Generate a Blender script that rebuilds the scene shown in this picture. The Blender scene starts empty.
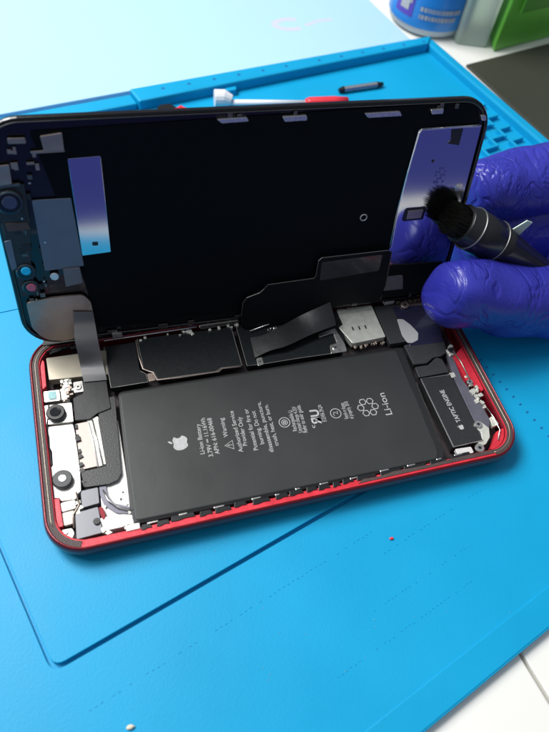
import bpy, bmesh, math, random
from mathutils import Vector, Matrix
random.seed(7)
S = 0.001                      # everything below is written in millimetres
sc = bpy.context.scene
COL = sc.collection

# ------------------------------------------------------------------ camera
CAM_R = ((0.956889,-0.270315,0.106268), (-0.165247,-0.807543,-0.566187), (0.238865,0.524218,-0.817398))
CAM_C = (24.807894,-68.667622,190.781623)
cam = bpy.data.objects.new('camera', bpy.data.cameras.new('camera'))
COL.objects.link(cam); sc.camera = cam
M = Matrix.Identity(4)
for i in range(3):
    M[i][0] = CAM_R[0][i]; M[i][1] = -CAM_R[1][i]; M[i][2] = -CAM_R[2][i]; M[i][3] = CAM_C[i]*S
cam.matrix_world = M
cam.data.sensor_fit = 'VERTICAL'; cam.data.sensor_height = 36.0
cam.data.lens = 36.0*665.866/732
cam.data.clip_start = .01; cam.data.clip_end = 50
cam.data.dof.use_dof = True; cam.data.dof.focus_distance = .222; cam.data.dof.aperture_fstop = 16

# ------------------------------------------------------------------ world (soft room light; violet below is added for the screen plates to mirror)
w = bpy.data.worlds.new('World'); sc.world = w; w.use_nodes = True
nt = w.node_tree; bg = nt.nodes['Background']
tc = nt.nodes.new('ShaderNodeTexCoord'); sp = nt.nodes.new('ShaderNodeSeparateXYZ')
rp = nt.nodes.new('ShaderNodeValToRGB'); mr = nt.nodes.new('ShaderNodeMapRange')
mr.inputs[1].default_value = -1; mr.inputs[2].default_value = 1
nt.links.new(tc.outputs['Generated'], sp.inputs[0]); nt.links.new(sp.outputs[2], mr.inputs[0])
nt.links.new(mr.outputs[0], rp.inputs[0]); nt.links.new(rp.outputs[0], bg.inputs[0])
e = rp.color_ramp.elements
e[0].position = 0.0; e[0].color = (.105, .125, .62, 1)
e[1].position = 1.0; e[1].color = (.80, .88, 1.0, 1)
for p_, c_ in ((.44, (.12, .14, .62, 1)), (.52, (.22, .26, .40, 1)), (.7, (.42, .46, .52, 1))):
    k = e.new(p_); k.color = c_
bg.inputs[1].default_value = .42
sc.view_settings.view_transform = 'Standard'; sc.view_settings.look = 'None'
sc.view_settings.exposure = 0; sc.view_settings.gamma = 1

def area(name, loc, target, size, power, col):
    l = bpy.data.lights.new(name, 'AREA'); l.shape = 'RECTANGLE'; l.size = size[0]*S; l.size_y = size[1]*S
    l.energy = power; l.color = col
    ob = bpy.data.objects.new(name, l); COL.objects.link(ob)
    ob.location = Vector(loc)*S
    ob.rotation_euler = (Vector(target)-Vector(loc)).to_track_quat('-Z', 'Y').to_euler()
    return ob
area('ceiling_lamp', (-300, 520, 820), (60, 60, 0), (260, 520), 9.0, (1, .985, .95))
area('bench_lamp', (-330, 230, 640), (60, 20, 0), (300, 240), 3.9, (.93, .97, 1))

# ------------------------------------------------------------------ materials
MATS = {}
def mat(name, col, rough=.5, metal=0., noise=.08, nscale=900., bump=0., bscale=2500., spec=.5, coat=0., trans=0., emit=None, sub=0., rvar=.06):
    m = bpy.data.materials.new(name); m.use_nodes = True; MATS[name] = m
    n = m.node_tree.nodes; l = m.node_tree.links; b = n['Principled BSDF']
    tcn = n.new('ShaderNodeTexCoord'); tx = n.new('ShaderNodeTexNoise'); tx.inputs['Scale'].default_value = nscale
    tx.inputs['Detail'].default_value = 4
    l.new(tcn.outputs['Object'], tx.inputs['Vector'])
    mx = n.new('ShaderNodeMix'); mx.data_type = 'RGBA'
    c = Vector(col)
    mx.inputs[6].default_value = (*(c*(1-noise)), 1); mx.inputs[7].default_value = (*[min(1, q*(1+noise)) for q in c], 1)
    l.new(tx.outputs['Fac'], mx.inputs[0]); l.new(mx.outputs[2], b.inputs['Base Color'])
    rr = n.new('ShaderNodeMapRange'); rr.inputs[3].default_value = max(0, rough-rvar); rr.inputs[4].default_value = rough+rvar
    l.new(tx.outputs['Fac'], rr.inputs[0]); l.new(rr.outputs[0], b.inputs['Roughness'])
    b.inputs['Metallic'].default_value = metal; b.inputs['Specular IOR Level'].default_value = spec
    b.inputs['Coat Weight'].default_value = coat; b.inputs['Transmission Weight'].default_value = trans
    if sub: b.inputs['Subsurface Weight'].default_value = sub; b.inputs['Subsurface Radius'].default_value = (.002, .002, .004)
    if bump:
        t2 = n.new('ShaderNodeTexNoise'); t2.inputs['Scale'].default_value = bscale; t2.inputs['Detail'].default_value = 3
        l.new(tcn.outputs['Object'], t2.inputs['Vector'])
        bp = n.new('ShaderNodeBump'); bp.inputs['Strength'].default_value = bump; bp.inputs['Distance'].default_value = .0004
        l.new(t2.outputs['Fac'], bp.inputs['Height']); l.new(bp.outputs[0], b.inputs['Normal'])
    if emit: b.inputs['Emission Color'].default_value = (*emit[:3], 1); b.inputs['Emission Strength'].default_value = emit[3]
    return m
mat('silicone', (.0, .33, .60), .5, noise=.13, nscale=26, bump=.10, bscale=1400, spec=.35, rvar=.16)
mat('table_white', (.86, .84, .78), .35, noise=.03, nscale=40, bump=.05, bscale=200)
mat('table_gap', (.10, .07, .05), .8)
mat('sheet', (.45, .69, .93), .22, noise=.05, nscale=8, spec=.5)
mat('pink_ink', (.60, .62, .78), .35)
mat('dark_pad', (.040, .042, .028), .6, noise=.3, nscale=14, bump=.1)
mat('red', (.16, .003, .010), .32, metal=.5, noise=.15, nscale=300, coat=.4)  # housing red, with the shade on its sides put into the base colour
mat('red_bright', (.70, .03, .05), .40, metal=.1, noise=.5, nscale=220, bump=.2, bscale=500, rvar=.15)  # brighter copy of the housing red for the lit inner lip
mat('gasket', (.07, .045, .042), .55, noise=.35, nscale=600, bump=.5)
mat('cavity', (.07, .055, .06), .5, metal=.4, noise=.6, nscale=350)
mat('battery', (.028, .030, .029), .40, noise=.12, nscale=45, bump=.12, bscale=130, rvar=.13)
mat('battery_edge', (.012, .012, .012), .45)
mat('print', (.46, .46, .45), .6, noise=.3)
mat('steel', (.72, .70, .66), .28, metal=.95, noise=.12, nscale=800)
mat('bright_edge', (.85, .84, .80), .2, metal=1.)
mat('dark_metal', (.16, .15, .14), .35, metal=.9, noise=.2)
mat('tan_metal', (.40, .32, .27), .34, metal=.75, noise=.25, nscale=160, bump=.6, bscale=160)
mat('champagne', (.42, .38, .30), .34, metal=.6, noise=.12, nscale=120)
mat('brown', (.10, .06, .05), .5, metal=.3)
mat('silver_foil', (.74, .73, .64), .34, metal=.45, noise=.25, nscale=500, bump=.12, bscale=500)
mat('white_plate', (.78, .75, .72), .38, metal=.25, noise=.10, nscale=500, bump=.2, bscale=600)
mat('beige', (.50, .42, .38), .45, metal=.3, noise=.12)
mat('grey_plate', (.17, .17, .185), .4, metal=.5, noise=.15)
mat('violet_grey', (.15, .145, .18), .38, metal=.4, noise=.25, nscale=400)
mat('blue_grey', (.13, .165, .22), .45, metal=.2, noise=.12, nscale=200)
mat('black_tape', (.010, .010, .011), .45, bump=.15, bscale=260)
mat('black_satin', (.022, .022, .023), .38, noise=.2, bump=.15)
mat('black_shield', (.009, .011, .012), .36, noise=.2, bump=.03, spec=.35)
mat('dark_plate', (.034, .035, .037), .42, noise=.2)
mat('glossy_navy', (.020, .020, .045), .16, noise=.3, coat=.5)
mat('pale_grey', (.42, .42, .42), .5)
mat('lens_black', (.010, .010, .011), .3)
mat('rubber', (.035, .035, .037), .45)
mat('lens_ring', (.055, .075, .085), .25, metal=.6)
mat('glass_black', (.004, .004, .006), .05, coat=1)
mat('glass_black2', (.05, .07, .11), .08, coat=1)
mat('glass_grey', (.45, .45, .46), .2, metal=.6)
mat('cyan_glass', (.35, .58, .58), .12, coat=1)
mat('cyan_lens', (.02, .55, .90), .15, coat=1)  # even cyan colour of the small lens
mat('red_glass', (.60, .05, .08), .15, coat=1)
mat('frame_black', (.004, .004, .005), .22, spec=.45, coat=.25)
mat('lcd_black', (.0042, .0062, .0078), .5, spec=.06, noise=.1, nscale=20)
mat('mirror', (.60, .61, .64), .10, metal=1., noise=.02, nscale=30, rvar=.03)
mat('emblem_ink', (.10, .10, .34), .3, metal=.6)
mat('ribbon', (.17, .165, .165), .42, metal=.35, noise=.06)
mat('flex_black', (.004, .005, .006), .5, spec=.2, bump=.1)
mat('flex_window', (.035, .036, .042), .16, coat=.4)
mat('tape_cloth', (.014, .014, .015), .36, bump=.25, bscale=220)
mat('tool_black', (.008, .008, .009), .3, coat=.15)
mat('band', (.34, .33, .31), .35, metal=.9)
mat('bristle', (.016, .016, .012), .6, spec=.15)
mat('tool_red', (.75, .02, .03), .4)
mat('chip_white', (.62, .72, .60), .5)
mat('handle_red', (.78, .03, .05), .45)
mat('handle_white', (.82, .82, .84), .35)
mat('bottle_blue', (.03, .26, .70), .3)
mat('bottle_clear', (.62, .74, .82), .18, trans=.35)
mat('badge', (.10, .06, .45), .4)
mat('green', (.20, .66, .08), .35, trans=.35, noise=.15, nscale=60)
mat('green_dark', (.10, .42, .03), .5, noise=.15)
mat('frost', (.86, .97, .88), .5, trans=.75, noise=.03)
mat('lint', (.12, .38, .55), .8)
mat('crumb', (.75, .66, .50), .7)

def glove_material():
    m = mat('nitrile', (.030, .032, .34), .36, noise=.12, nscale=60, spec=.5, sub=.06)
    n = m.node_tree.nodes; l = m.node_tree.links; b = n['Principled BSDF']
    tcn = n.new('ShaderNodeTexCoord'); mp = n.new('ShaderNodeMapping'); mp.inputs['Scale'].default_value = (1, .55, .7)
    mp.inputs['Rotation'].default_value = (.2, .1, .5)
    l.new(tcn.outputs['Object'], mp.inputs[0])
    t = n.new('ShaderNodeTexNoise'); t.inputs['Scale'].default_value = 75; t.inputs['Detail'].default_value = 2.5; t.inputs['Distortion'].default_value = 1.6
    l.new(mp.outputs[0], t.inputs['Vector'])
    ab = n.new('ShaderNodeMath'); ab.operation = 'SUBTRACT'; ab.inputs[1].default_value = .5; l.new(t.outputs['Fac'], ab.inputs[0])
    a2 = n.new('ShaderNodeMath'); a2.operation = 'ABSOLUTE'; l.new(ab.outputs[0], a2.inputs[0])
    mr2 = n.new('ShaderNodeMapRange'); mr2.inputs[1].default_value = 0; mr2.inputs[2].default_value = .07; l.new(a2.outputs[0], mr2.inputs[0])
    t4 = n.new('ShaderNodeTexNoise'); t4.inputs['Scale'].default_value = 210; t4.inputs['Detail'].default_value = 1; t4.inputs['Distortion'].default_value = .8
    l.new(mp.outputs[0], t4.inputs['Vector'])
    s4 = n.new('ShaderNodeMath'); s4.operation = 'SUBTRACT'; s4.inputs[1].default_value = .5; l.new(t4.outputs['Fac'], s4.inputs[0])
    a4 = n.new('ShaderNodeMath'); a4.operation = 'ABSOLUTE'; l.new(s4.outputs[0], a4.inputs[0])
    m4 = n.new('ShaderNodeMapRange'); m4.inputs[2].default_value = .04; m4.inputs[4].default_value = .16; l.new(a4.outputs[0], m4.inputs[0])
    s5 = n.new('ShaderNodeMath'); s5.operation = 'ADD'; l.new(m4.outputs[0], s5.inputs[0]); l.new(mr2.outputs[0], s5.inputs[1])
    t3 = n.new('ShaderNodeTexNoise'); t3.inputs['Scale'].default_value = 60; l.new(mp.outputs[0], t3.inputs['Vector'])
    ad = n.new('ShaderNodeMath'); ad.operation = 'MULTIPLY_ADD'; ad.inputs[1].default_value = 2.0
    l.new(t3.outputs['Fac'], ad.inputs[0]); l.new(s5.outputs[0], ad.inputs[2])
    bp = n.new('ShaderNodeBump'); bp.inputs['Strength'].default_value = .42; bp.inputs['Distance'].default_value = .0009
    l.new(ad.outputs[0], bp.inputs['Height']); l.new(bp.outputs[0], b.inputs['Normal'])
glove_material()

# ------------------------------------------------------------------ helpers
WORLD = {}
ID = Matrix.Identity(4)
def fr(matrix_mm):            # millimetre frame -> metre frame
    m = matrix_mm.copy(); m.translation = m.translation*S; return m
def link(name, bm, m, parent=None, frame=ID, bevel=0., smooth=False, origin=None):
    """one mesh object; the vertices are millimetres in `frame`"""
    if origin is None:
        if len(bm.verts):
            xs = [v.co for v in bm.verts]
            origin = Vector([(min(c[i] for c in xs)+max(c[i] for c in xs))/2 for i in range(3)])
            origin.z = min(c.z for c in xs)
        else: origin = Vector()
    origin = Vector(origin)
    for v in bm.verts: v.co = (v.co-origin)*S
    me = bpy.data.meshes.new(name)
    bmesh.ops.recalc_face_normals(bm, faces=bm.faces)
    bm.to_mesh(me); bm.free()
    if isinstance(m, str): m = MATS[m]
    for mm in (m if isinstance(m, list) else [m]): me.materials.append(mm)
    if smooth:
        for p in me.polygons: p.use_smooth = True
    o = bpy.data.objects.new(name, me); COL.objects.link(o)
    W = fr(frame) @ Matrix.Translation(origin*S)
    place(o, parent, W)
    if bevel:
        b = o.modifiers.new('bevel', 'BEVEL'); b.width = bevel*S; b.segments = 2; b.limit_method = 'ANGLE'; b.angle_limit = .6
    return o
def place(o, parent, W):
    if parent is not None:
        o.parent = parent
        o.matrix_basis = WORLD[parent.name].inverted() @ W
    else: o.matrix_basis = W
    WORLD[o.name] = W
def empty(name, loc, label, cat, group=None):
    o = bpy.data.objects.new(name, None); COL.objects.link(o); o.empty_display_size = .01
    place(o, None, Matrix.Translation(Vector(loc)*S))
    tag(o, label, cat, group); return o
def tag(o, label=None, cat=None, group=None, kind=None):
    if label: o['label'] = label
    if cat: o['category'] = cat
    if group: o['group'] = group
    if kind: o['kind'] = kind
    return o
def prism(bm, poly, z0, z1):
    """upright prism over a 2-D outline"""
    a = sum(poly[i][0]*poly[(i+1) % len(poly)][1]-poly[(i+1) % len(poly)][0]*poly[i][1] for i in range(len(poly)))
    if a < 0: poly = poly[::-1]
    lo = [bm.verts.new((x, y, z0)) for x, y in poly]; hi = [bm.verts.new((x, y, z1)) for x, y in poly]
    n = len(poly)
    bm.faces.new(hi); bm.faces.new(lo[::-1])
    for i in range(n): bm.faces.new((lo[i], lo[(i+1) % n], hi[(i+1) % n], hi[i]))
def lathe(bm, c, prof, seg=32, axis=None):
    """prof = [(radius, height)]; optional axis matrix"""
    rings = []
    for r, h in prof:
        rings.append([bm.verts.new((c[0]+r*math.cos(2*math.pi*i/seg), c[1]+r*math.sin(2*math.pi*i/seg), h)) for i in range(seg)])
    for a, b in zip(rings, rings[1:]):
        for i in range(seg): bm.faces.new((a[i], a[(i+1) % seg], b[(i+1) % seg], b[i]))
    bm.faces.new(rings[-1]); bm.faces.new(rings[0][::-1])
def cyl(bm, c, r, z0, z1, seg=28):
    k = min(.12*r, .3)
    lathe(bm, c, [(r, z0), (r, z1-k), (r-k, z1)], seg)
def box(bm, x0, x1, y0, y1, z0, z1): prism(bm, [(x0, y0), (x1, y0), (x1, y1), (x0, y1)], z0, z1)
def rrect(x0, x1, y0, y1, r, seg=8):
    out = []
    for cx, cy, a0 in ((x1-r, y0+r, -90), (x1-r, y1-r, 0), (x0+r, y1-r, 90), (x0+r, y0+r, 180)):
        for i in range(seg+1):
            a = math.radians(a0+90*i/seg); out.append((cx+r*math.cos(a), cy+r*math.sin(a)))
    return out
def roundpoly(poly, r, seg=5):
    out = []; n = len(poly)
    for i in range(n):
        p0, p, p1 = Vector(poly[i-1]), Vector(poly[i]), Vector(poly[(i+1) % n])
        d0 = (p0-p); d1 = (p1-p); rr = min(r, d0.length*.45, d1.length*.45)
        a = p+d0.normalized()*rr; b = p+d1.normalized()*rr
        for k in range(seg+1):
            t = k/seg; q = a*(1-t)**2+p*2*t*(1-t)+b*t*t; out.append((q.x, q.y))
    return out
def tube(bm, pts, r, seg=8):
    pts = [Vector(p) for p in pts]; rings = []
    rad = r if isinstance(r, (list, tuple)) else [r]*len(pts)
    for i, p in enumerate(pts):
        t = (pts[min(i+1, len(pts)-1)]-pts[max(i-1, 0)]).normalized()
        a = t.cross(Vector((0, 0, 1)));
        if a.length < 1e-3: a = t.cross(Vector((0, 1, 0)))
        a.normalize(); b = t.cross(a)
        rings.append([bm.verts.new(p+rad[i]*(a*math.cos(2*math.pi*k/seg)+b*math.sin(2*math.pi*k/seg))) for k in range(seg)])
    for a, b in zip(rings, rings[1:]):
        for k in range(seg): bm.faces.new((a[k], a[(k+1) % seg], b[(k+1) % seg], b[k]))
    bm.faces.new(rings[0][::-1]); bm.faces.new(rings[-1])
def strip(bm, pairs, th=.15, sub=4):
    """smooth band through (left,right) point pairs, with thickness"""
    P = [(Vector(a), Vector(b)) for a, b in pairs]
    def cr(p0, p1, p2, p3, t): return .5*((2*p1)+(-p0+p2)*t+(2*p0-5*p1+4*p2-p3)*t*t+(-p0+3*p1-3*p2+p3)*t**3)
    Q = []
    for i in range(len(P)-1):
        for k in range(sub):
            t = k/sub; ix = [max(0, i-1), i, i+1, min(len(P)-1, i+2)]
            Q.append(tuple(cr(*[P[j][s] for j in ix], t) for s in (0, 1)))
    Q.append(P[-1])
    NX = 6; top = []; bot = []
    for i, (a, b) in enumerate(Q):
        t = (Q[min(i+1, len(Q)-1)][0]-Q[max(0, i-1)][0]); nn = t.cross(b-a).normalized()*th
        row = [a.lerp(b, k/NX) for k in range(NX+1)]
        top.append([bm.verts.new(c) for c in row]); bot.append([bm.verts.new(c+nn) for c in row])
    for i in range(len(Q)-1):
        for k in range(NX):
            bm.faces.new((top[i][k], top[i][k+1], top[i+1][k+1], top[i+1][k])); bm.faces.new((bot[i][k], bot[i+1][k], bot[i+1][k+1], bot[i][k+1]))
        for s_ in (0, -1): bm.faces.new((top[i][s_], top[i+1][s_], bot[i+1][s_], bot[i][s_]))
    for i in (0, -1):
        for k in range(NX): bm.faces.new((top[i][k], top[i][k+1], bot[i][k+1], bot[i][k]))
def crisp(o):
    m = o.modifiers.new('split', 'EDGE_SPLIT'); m.split_angle = math.radians(50); return o
def text_into(bm, s, a, up, z, length=None, size=None, th=.03, bold=0.):
    """writing that starts at a and runs `length` mm along direction d (unit), glyph tops toward up"""
    cu = bpy.data.curves.new('t', 'FONT'); cu.body = s; cu.size = 1; cu.offset = bold; cu.extrude = 0
    ob = bpy.data.objects.new('t', cu); COL.objects.link(ob)
    dg = bpy.context.evaluated_depsgraph_get(); me = bpy.data.meshes.new_from_object(ob.evaluated_get(dg))
    bpy.data.objects.remove(ob); bpy.data.curves.remove(cu)
    xs = [v.co.x for v in me.vertices]
    if not xs: return
    x0, x1 = min(xs), max(xs); k = (length/(x1-x0)) if length else size
    ky = size if size else k
    d = Vector((up[1], -up[0]))          # running direction: glyph-up rotated -90
    vs = []
    for v in me.vertices:
        x = (v.co.x-x0)*k; y = v.co.y*ky
        vs.append(bm.verts.new((a[0]+d[0]*x+up[0]*y, a[1]+d[1]*x+up[1]*y, z)))
    for p in me.polygons:
        try: bm.faces.new([vs[i] for i in p.vertices])
        except ValueError: pass
    bpy.data.meshes.remove(me)
def stroke(bm, pts, wd, z, closed=False):
    """flat line of width wd at height z with a hair of thickness"""
    P = [Vector(p) for p in pts]; n = len(P); L_, R_ = [], []
    for i in range(n):
        if closed: t = P[(i+1) % n]-P[i-1]
        else: t = P[min(n-1, i+1)]-P[max(0, i-1)]
        t.normalize(); q = Vector((-t.y, t.x))*wd/2
        L_.append(bm.verts.new((*(P[i]+q), z))); R_.append(bm.verts.new((*(P[i]-q), z)))
    for i in range(n if closed else n-1):
        j = (i+1) % n; bm.faces.new((L_[i], L_[j], R_[j], R_[i]))
def flatpoly(bm, pts, z):
    bm.faces.new([bm.verts.new((x, y, z)) for x, y in pts])
def circle(c, r, n=24, a0=0, a1=360): return [(c[0]+r*math.cos(math.radians(a0+(a1-a0)*i/n)), c[1]+r*math.sin(math.radians(a0+(a1-a0)*i/n))) for i in range(n)]

PARTS_BODY = [
  ('camera_module','','steel',6.0,4,[(3.09, 49.97), (11.89, 49.37), (11.73, 42.29), (2.94, 42.94)]),
  ('camera_bracket','','white_plate',5.7,3.5,[(3.71, 42.23), (11.4, 41.63), (11.64, 38.34), (11.68, 25.57), (11.19, 18.81), (9.98, 18.13), (9.54, 16.64), (5.38, 16.98), (5.19, 17.97), (2.74, 18.55), (2.61, 27.97), (4.23, 28.6), (4.41, 33.65), (3.93, 34.79), (4.1, 38.24)]),
  ('flash_module','','steel',5.8,3,[(3.66, 55.34), (8.69, 55.05), (8.59, 50.87), (3.61, 51.18)]),
  ('flash_window','flash_module','cyan_glass',6.1,0.5,[(5.07, 54.85), (7.47, 54.61), (7.49, 51.67), (5.11, 51.88)]),
  ('connector','','white_plate',5.6,2,[(9.02, 55.5), (11.48, 55.37), (11.33, 50.98), (8.89, 51.12)]),
  ('earpiece_shield','','champagne',6.4,3,[(5.76, 67.74), (16.23, 67.48), (24.96, 67.18), (24.26, 57.29), (15.81, 58.25), (5.91, 58.92)]),
  ('screw_plate','','steel',6.2,1,[(13.12, 56.78), (16.09, 56.75), (16.06, 52.47), (12.97, 52.55)]),
  ('flex_connector','','black_tape',6.1,2,[(16.35, 57.75), (23.61, 57.43), (23.35, 50.81), (23.44, 44.69), (18.97, 43.6), (16.64, 42.08), (12.16, 42.51), (12.46, 50.81), (15.66, 51.85)]),
  ('logic_shield','','black_shield',6.2,2.5,[(24.49, 68.69), (34.8, 68.76), (34.52, 56.72), (36.22, 55.16), (36.32, 51.94), (27.33, 52.04), (24.48, 52.06)]),
  ('logic_shield','','black_shield',6.5,2.5,[(35.64, 69.66), (68.14, 68.56), (67.91, 51.93), (60.76, 52.35), (58.82, 51.31), (39.62, 52.05), (38.87, 55.22), (35.83, 56.65)]),
  ('logic_shield','','black_shield',6.3,2.5,[(70.01, 68.81), (109.45, 68.66), (105.64, 53.28), (103.93, 50.53), (88.28, 51.09), (75.09, 51.23), (69.56, 51.52)]),
  ('slot_bracket','','dark_metal',6.9,0.5,[(57.33, 71.25), (71.25, 71.04), (71.34, 69.2), (57.3, 69.47)]),
  ('board_trim','','steel',6.75,0.4,[(97.49, 59.47), (104.37, 60.85), (105.59, 53.39), (105.28, 50.37), (99.36, 50.47), (100.18, 54.03), (102.92, 54.37), (103.0, 59.07), (97.36, 57.92)]),
  ('board_trim','','steel',6.75,0.4,[(73.44, 53.77), (75.4, 53.8), (75.3, 50.87), (73.09, 50.48)]),
  ('coax_clip','','tan_metal',6.9,0.6,[(36.52, 54.82), (38.45, 54.62), (38.92, 51.72), (36.63, 51.61)]),
  ('sim_reader','','silver_foil',6.6,2.5,[(107.71, 68.98), (121.37, 68.56), (121.28, 53.68), (108.48, 53.15), (105.83, 61.14), (107.81, 61.87)]),
  ('speaker_plate','','dark_plate',6.2,2,[(122.21, 67.77), (131.02, 67.57), (129.25, 50.45), (121.87, 50.56)]),
  ('speaker','','glossy_navy',6.4,3,[(128.85, 66.35), (146.17, 64.55), (141.4, 47.43), (128.64, 48.17)]),
  ('pale_patch','speaker','pale_grey',6.5,0.3,[(128.53, 60.57), (130.76, 60.14), (132.65, 56.94), (133.94, 52.96), (132.54, 50.03), (129.83, 49.21), (128.24, 49.75), (127.57, 53.29)]),  # pale grey patch over part of the speaker
  ('flex_cable','','dark_plate',6.3,1.5,[(126.7, 49.08), (142.02, 47.84), (141.06, 43.06), (138.14, 41.87), (134.99, 41.85), (131.87, 40.07), (126.99, 40.42)]),
  ('flex_cable','','dark_plate',6.0,1.5,[(127.09, 39.52), (132.05, 39.38), (136.25, 41.81), (138.14, 40.76), (138.32, 35.07), (126.76, 35.11)]),
  ('haptic_motor','','black_satin',6.3,4,[(126.98, 34.23), (138.22, 33.81), (138.0, 7.35), (127.19, 7.33)]),
  ('charging_flex','','violet_grey',6.1,1.5,[(141.0, 42.77), (142.65, 42.89), (141.62, 31.32), (143.78, 19.68), (144.04, 14.04), (141.94, 10.6), (138.04, 6.51), (135.38, 6.35), (138.21, 9.12), (138.56, 13.67), (138.57, 17.6), (138.96, 32.3)]),
  ('antenna_flex','','beige',5.2,1,[(11.96, 41.8), (16.1, 41.99), (16.76, 29.42), (16.91, 25.98), (11.79, 25.8), (11.88, 29.15)]),
  ('antenna_strip','','silver_foil',5.4,0.8,[(15.68, 42.33), (19.13, 43.06), (19.91, 26.21), (16.76, 25.57)]),
  ('battery_flex','','black_satin',5.7,0.8,[(20.55, 48.96), (25.28, 49.11), (24.63, 40.21), (23.34, 21.92), (21.99, 19.9), (19.27, 19.21), (12.15, 19.72), (11.91, 25.02), (19.21, 25.2), (18.96, 41.45)]),
  ('back_plate','','white_plate',4.4,2,[(18.46, 38.66), (24.93, 40.91), (24.39, 9.61), (25.2, 5.68), (15.78, 4.89), (16.44, 18.51)]),
  ('grey_flex','','violet_grey',5.0,0.6,[(16.35, 19.56), (18.38, 19.58), (18.49, 16.15), (19.82, 13.28), (24.63, 10.88), (24.85, 8.63), (19.93, 10.1), (16.96, 13.31), (16.26, 16.66)]),
  ('antenna_module','','grey_plate',5.2,2,[(11.02, 19.08), (16.04, 19.21), (15.81, 14.13), (10.82, 13.73)]),
  ('antenna_module','','grey_plate',5.5,2.5,[(8.77, 12.53), (15.28, 13.02), (15.62, 4.95), (8.31, 4.62)]),
  ('sealing_ring','','red',5.8,0.8,[(15.41, 12.7), (16.39, 12.63), (17.03, 11.07), (16.88, 8.94), (16.12, 8.51), (15.54, 10.49)]),
  ('connector','','white_plate',5.9,1.2,[(5.2, 16.31), (9.26, 16.46), (9.25, 13.8), (5.33, 13.48)]),
  ('connector','','beige',5.7,1.2,[(5.28, 13.27), (8.62, 13.41), (8.46, 9.45), (5.43, 9.27)]),
  ('screw_boss','','white_plate',5.9,1.5,[(4.67, 8.17), (7.52, 8.09), (8.02, 6.47), (7.17, 4.89), (5.1, 5.69)]),
  ('connector','','white_plate',5.8,1.5,[(15.58, 8.64), (18.94, 8.61), (21.55, 9.07), (24.8, 7.99), (25.07, 6.08), (20.98, 5.21), (15.96, 5.21)]),
  ('connector','','white_plate',6.2,1.5,[(127.43, 6.59), (133.09, 6.25), (133.11, 4.02), (127.65, 3.96)]),
  ('connector','','silver_foil',6.3,1.5,[(144.18, 14.88), (145.75, 15.33), (146.28, 11.87), (143.7, 11.27)]),
  ('connector','','silver_foil',6.3,1.5,[(137.95, 34.5), (139.92, 34.53), (139.82, 32.62), (138.13, 32.34)]),
  ('dock_bracket','','silver_foil',6.25,0.8,[(137.96, 14.1), (140.35, 14.37), (142.19, 11.24), (140.98, 8.05), (138.45, 5.96), (135.63, 5.47), (134.96, 6.37), (137.95, 7.96), (138.8, 10.44), (137.62, 12.62)]),
  ('screw_boss','','white_plate',7.0,1.5,[(126.71, 71.63), (131.07, 71.32), (130.73, 68.42), (126.6, 68.21)]),
  ('side_flex','','grey_plate',5.4,2,[(2.2, 42.37), (3.68, 42.41), (3.9, 34.96), (3.95, 29.15), (2.49, 28.82)]),
]
CYL_BODY = [
  ('lens_barrel','camera_module','lens_black',7.6,2,(6.88, 45.93),2.9),
  ('lens_glass','camera_module','glass_black',7.8,0.4,(6.85, 45.92),1.7),
  ('lens_barrel','camera_bracket','rubber',7.4,2,(6.58, 23.12),2.9),
  ('lens_glass','camera_bracket','glass_grey',7.6,0.3,(6.61, 23.18),1.2),
  ('screw','','steel',6.6,0.6,(14.47, 54.47),1.1),
  ('screw','','steel',6.0,0.6,(6.16, 6.67),1.1),
  ('screw','','lens_black',6.1,0.8,(14.4, 8.49),1.0),
  ('screw','','steel',7.2,0.5,(101.67, 52.51),1.0),
  ('screw','','steel',7.3,0.5,(128.28, 69.6),0.8),
  ('screw','','steel',6.9,0.7,(135.48, 4.97),1.6),
  ('screw','','steel',6.9,0.7,(138.91, 13.13),1.4),
  ('screw','','steel',6.9,0.7,(143.5, 29.34),1.1),
  ('screw','','dark_metal',6.9,0.7,(142.69, 43.19),1.3),
  ('screw','','tan_metal',7.2,0.5,(133.75, 65.96),1.6),
  ('screw','','steel',6.8,0.7,(74.22, 52.1),0.8),
]
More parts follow.
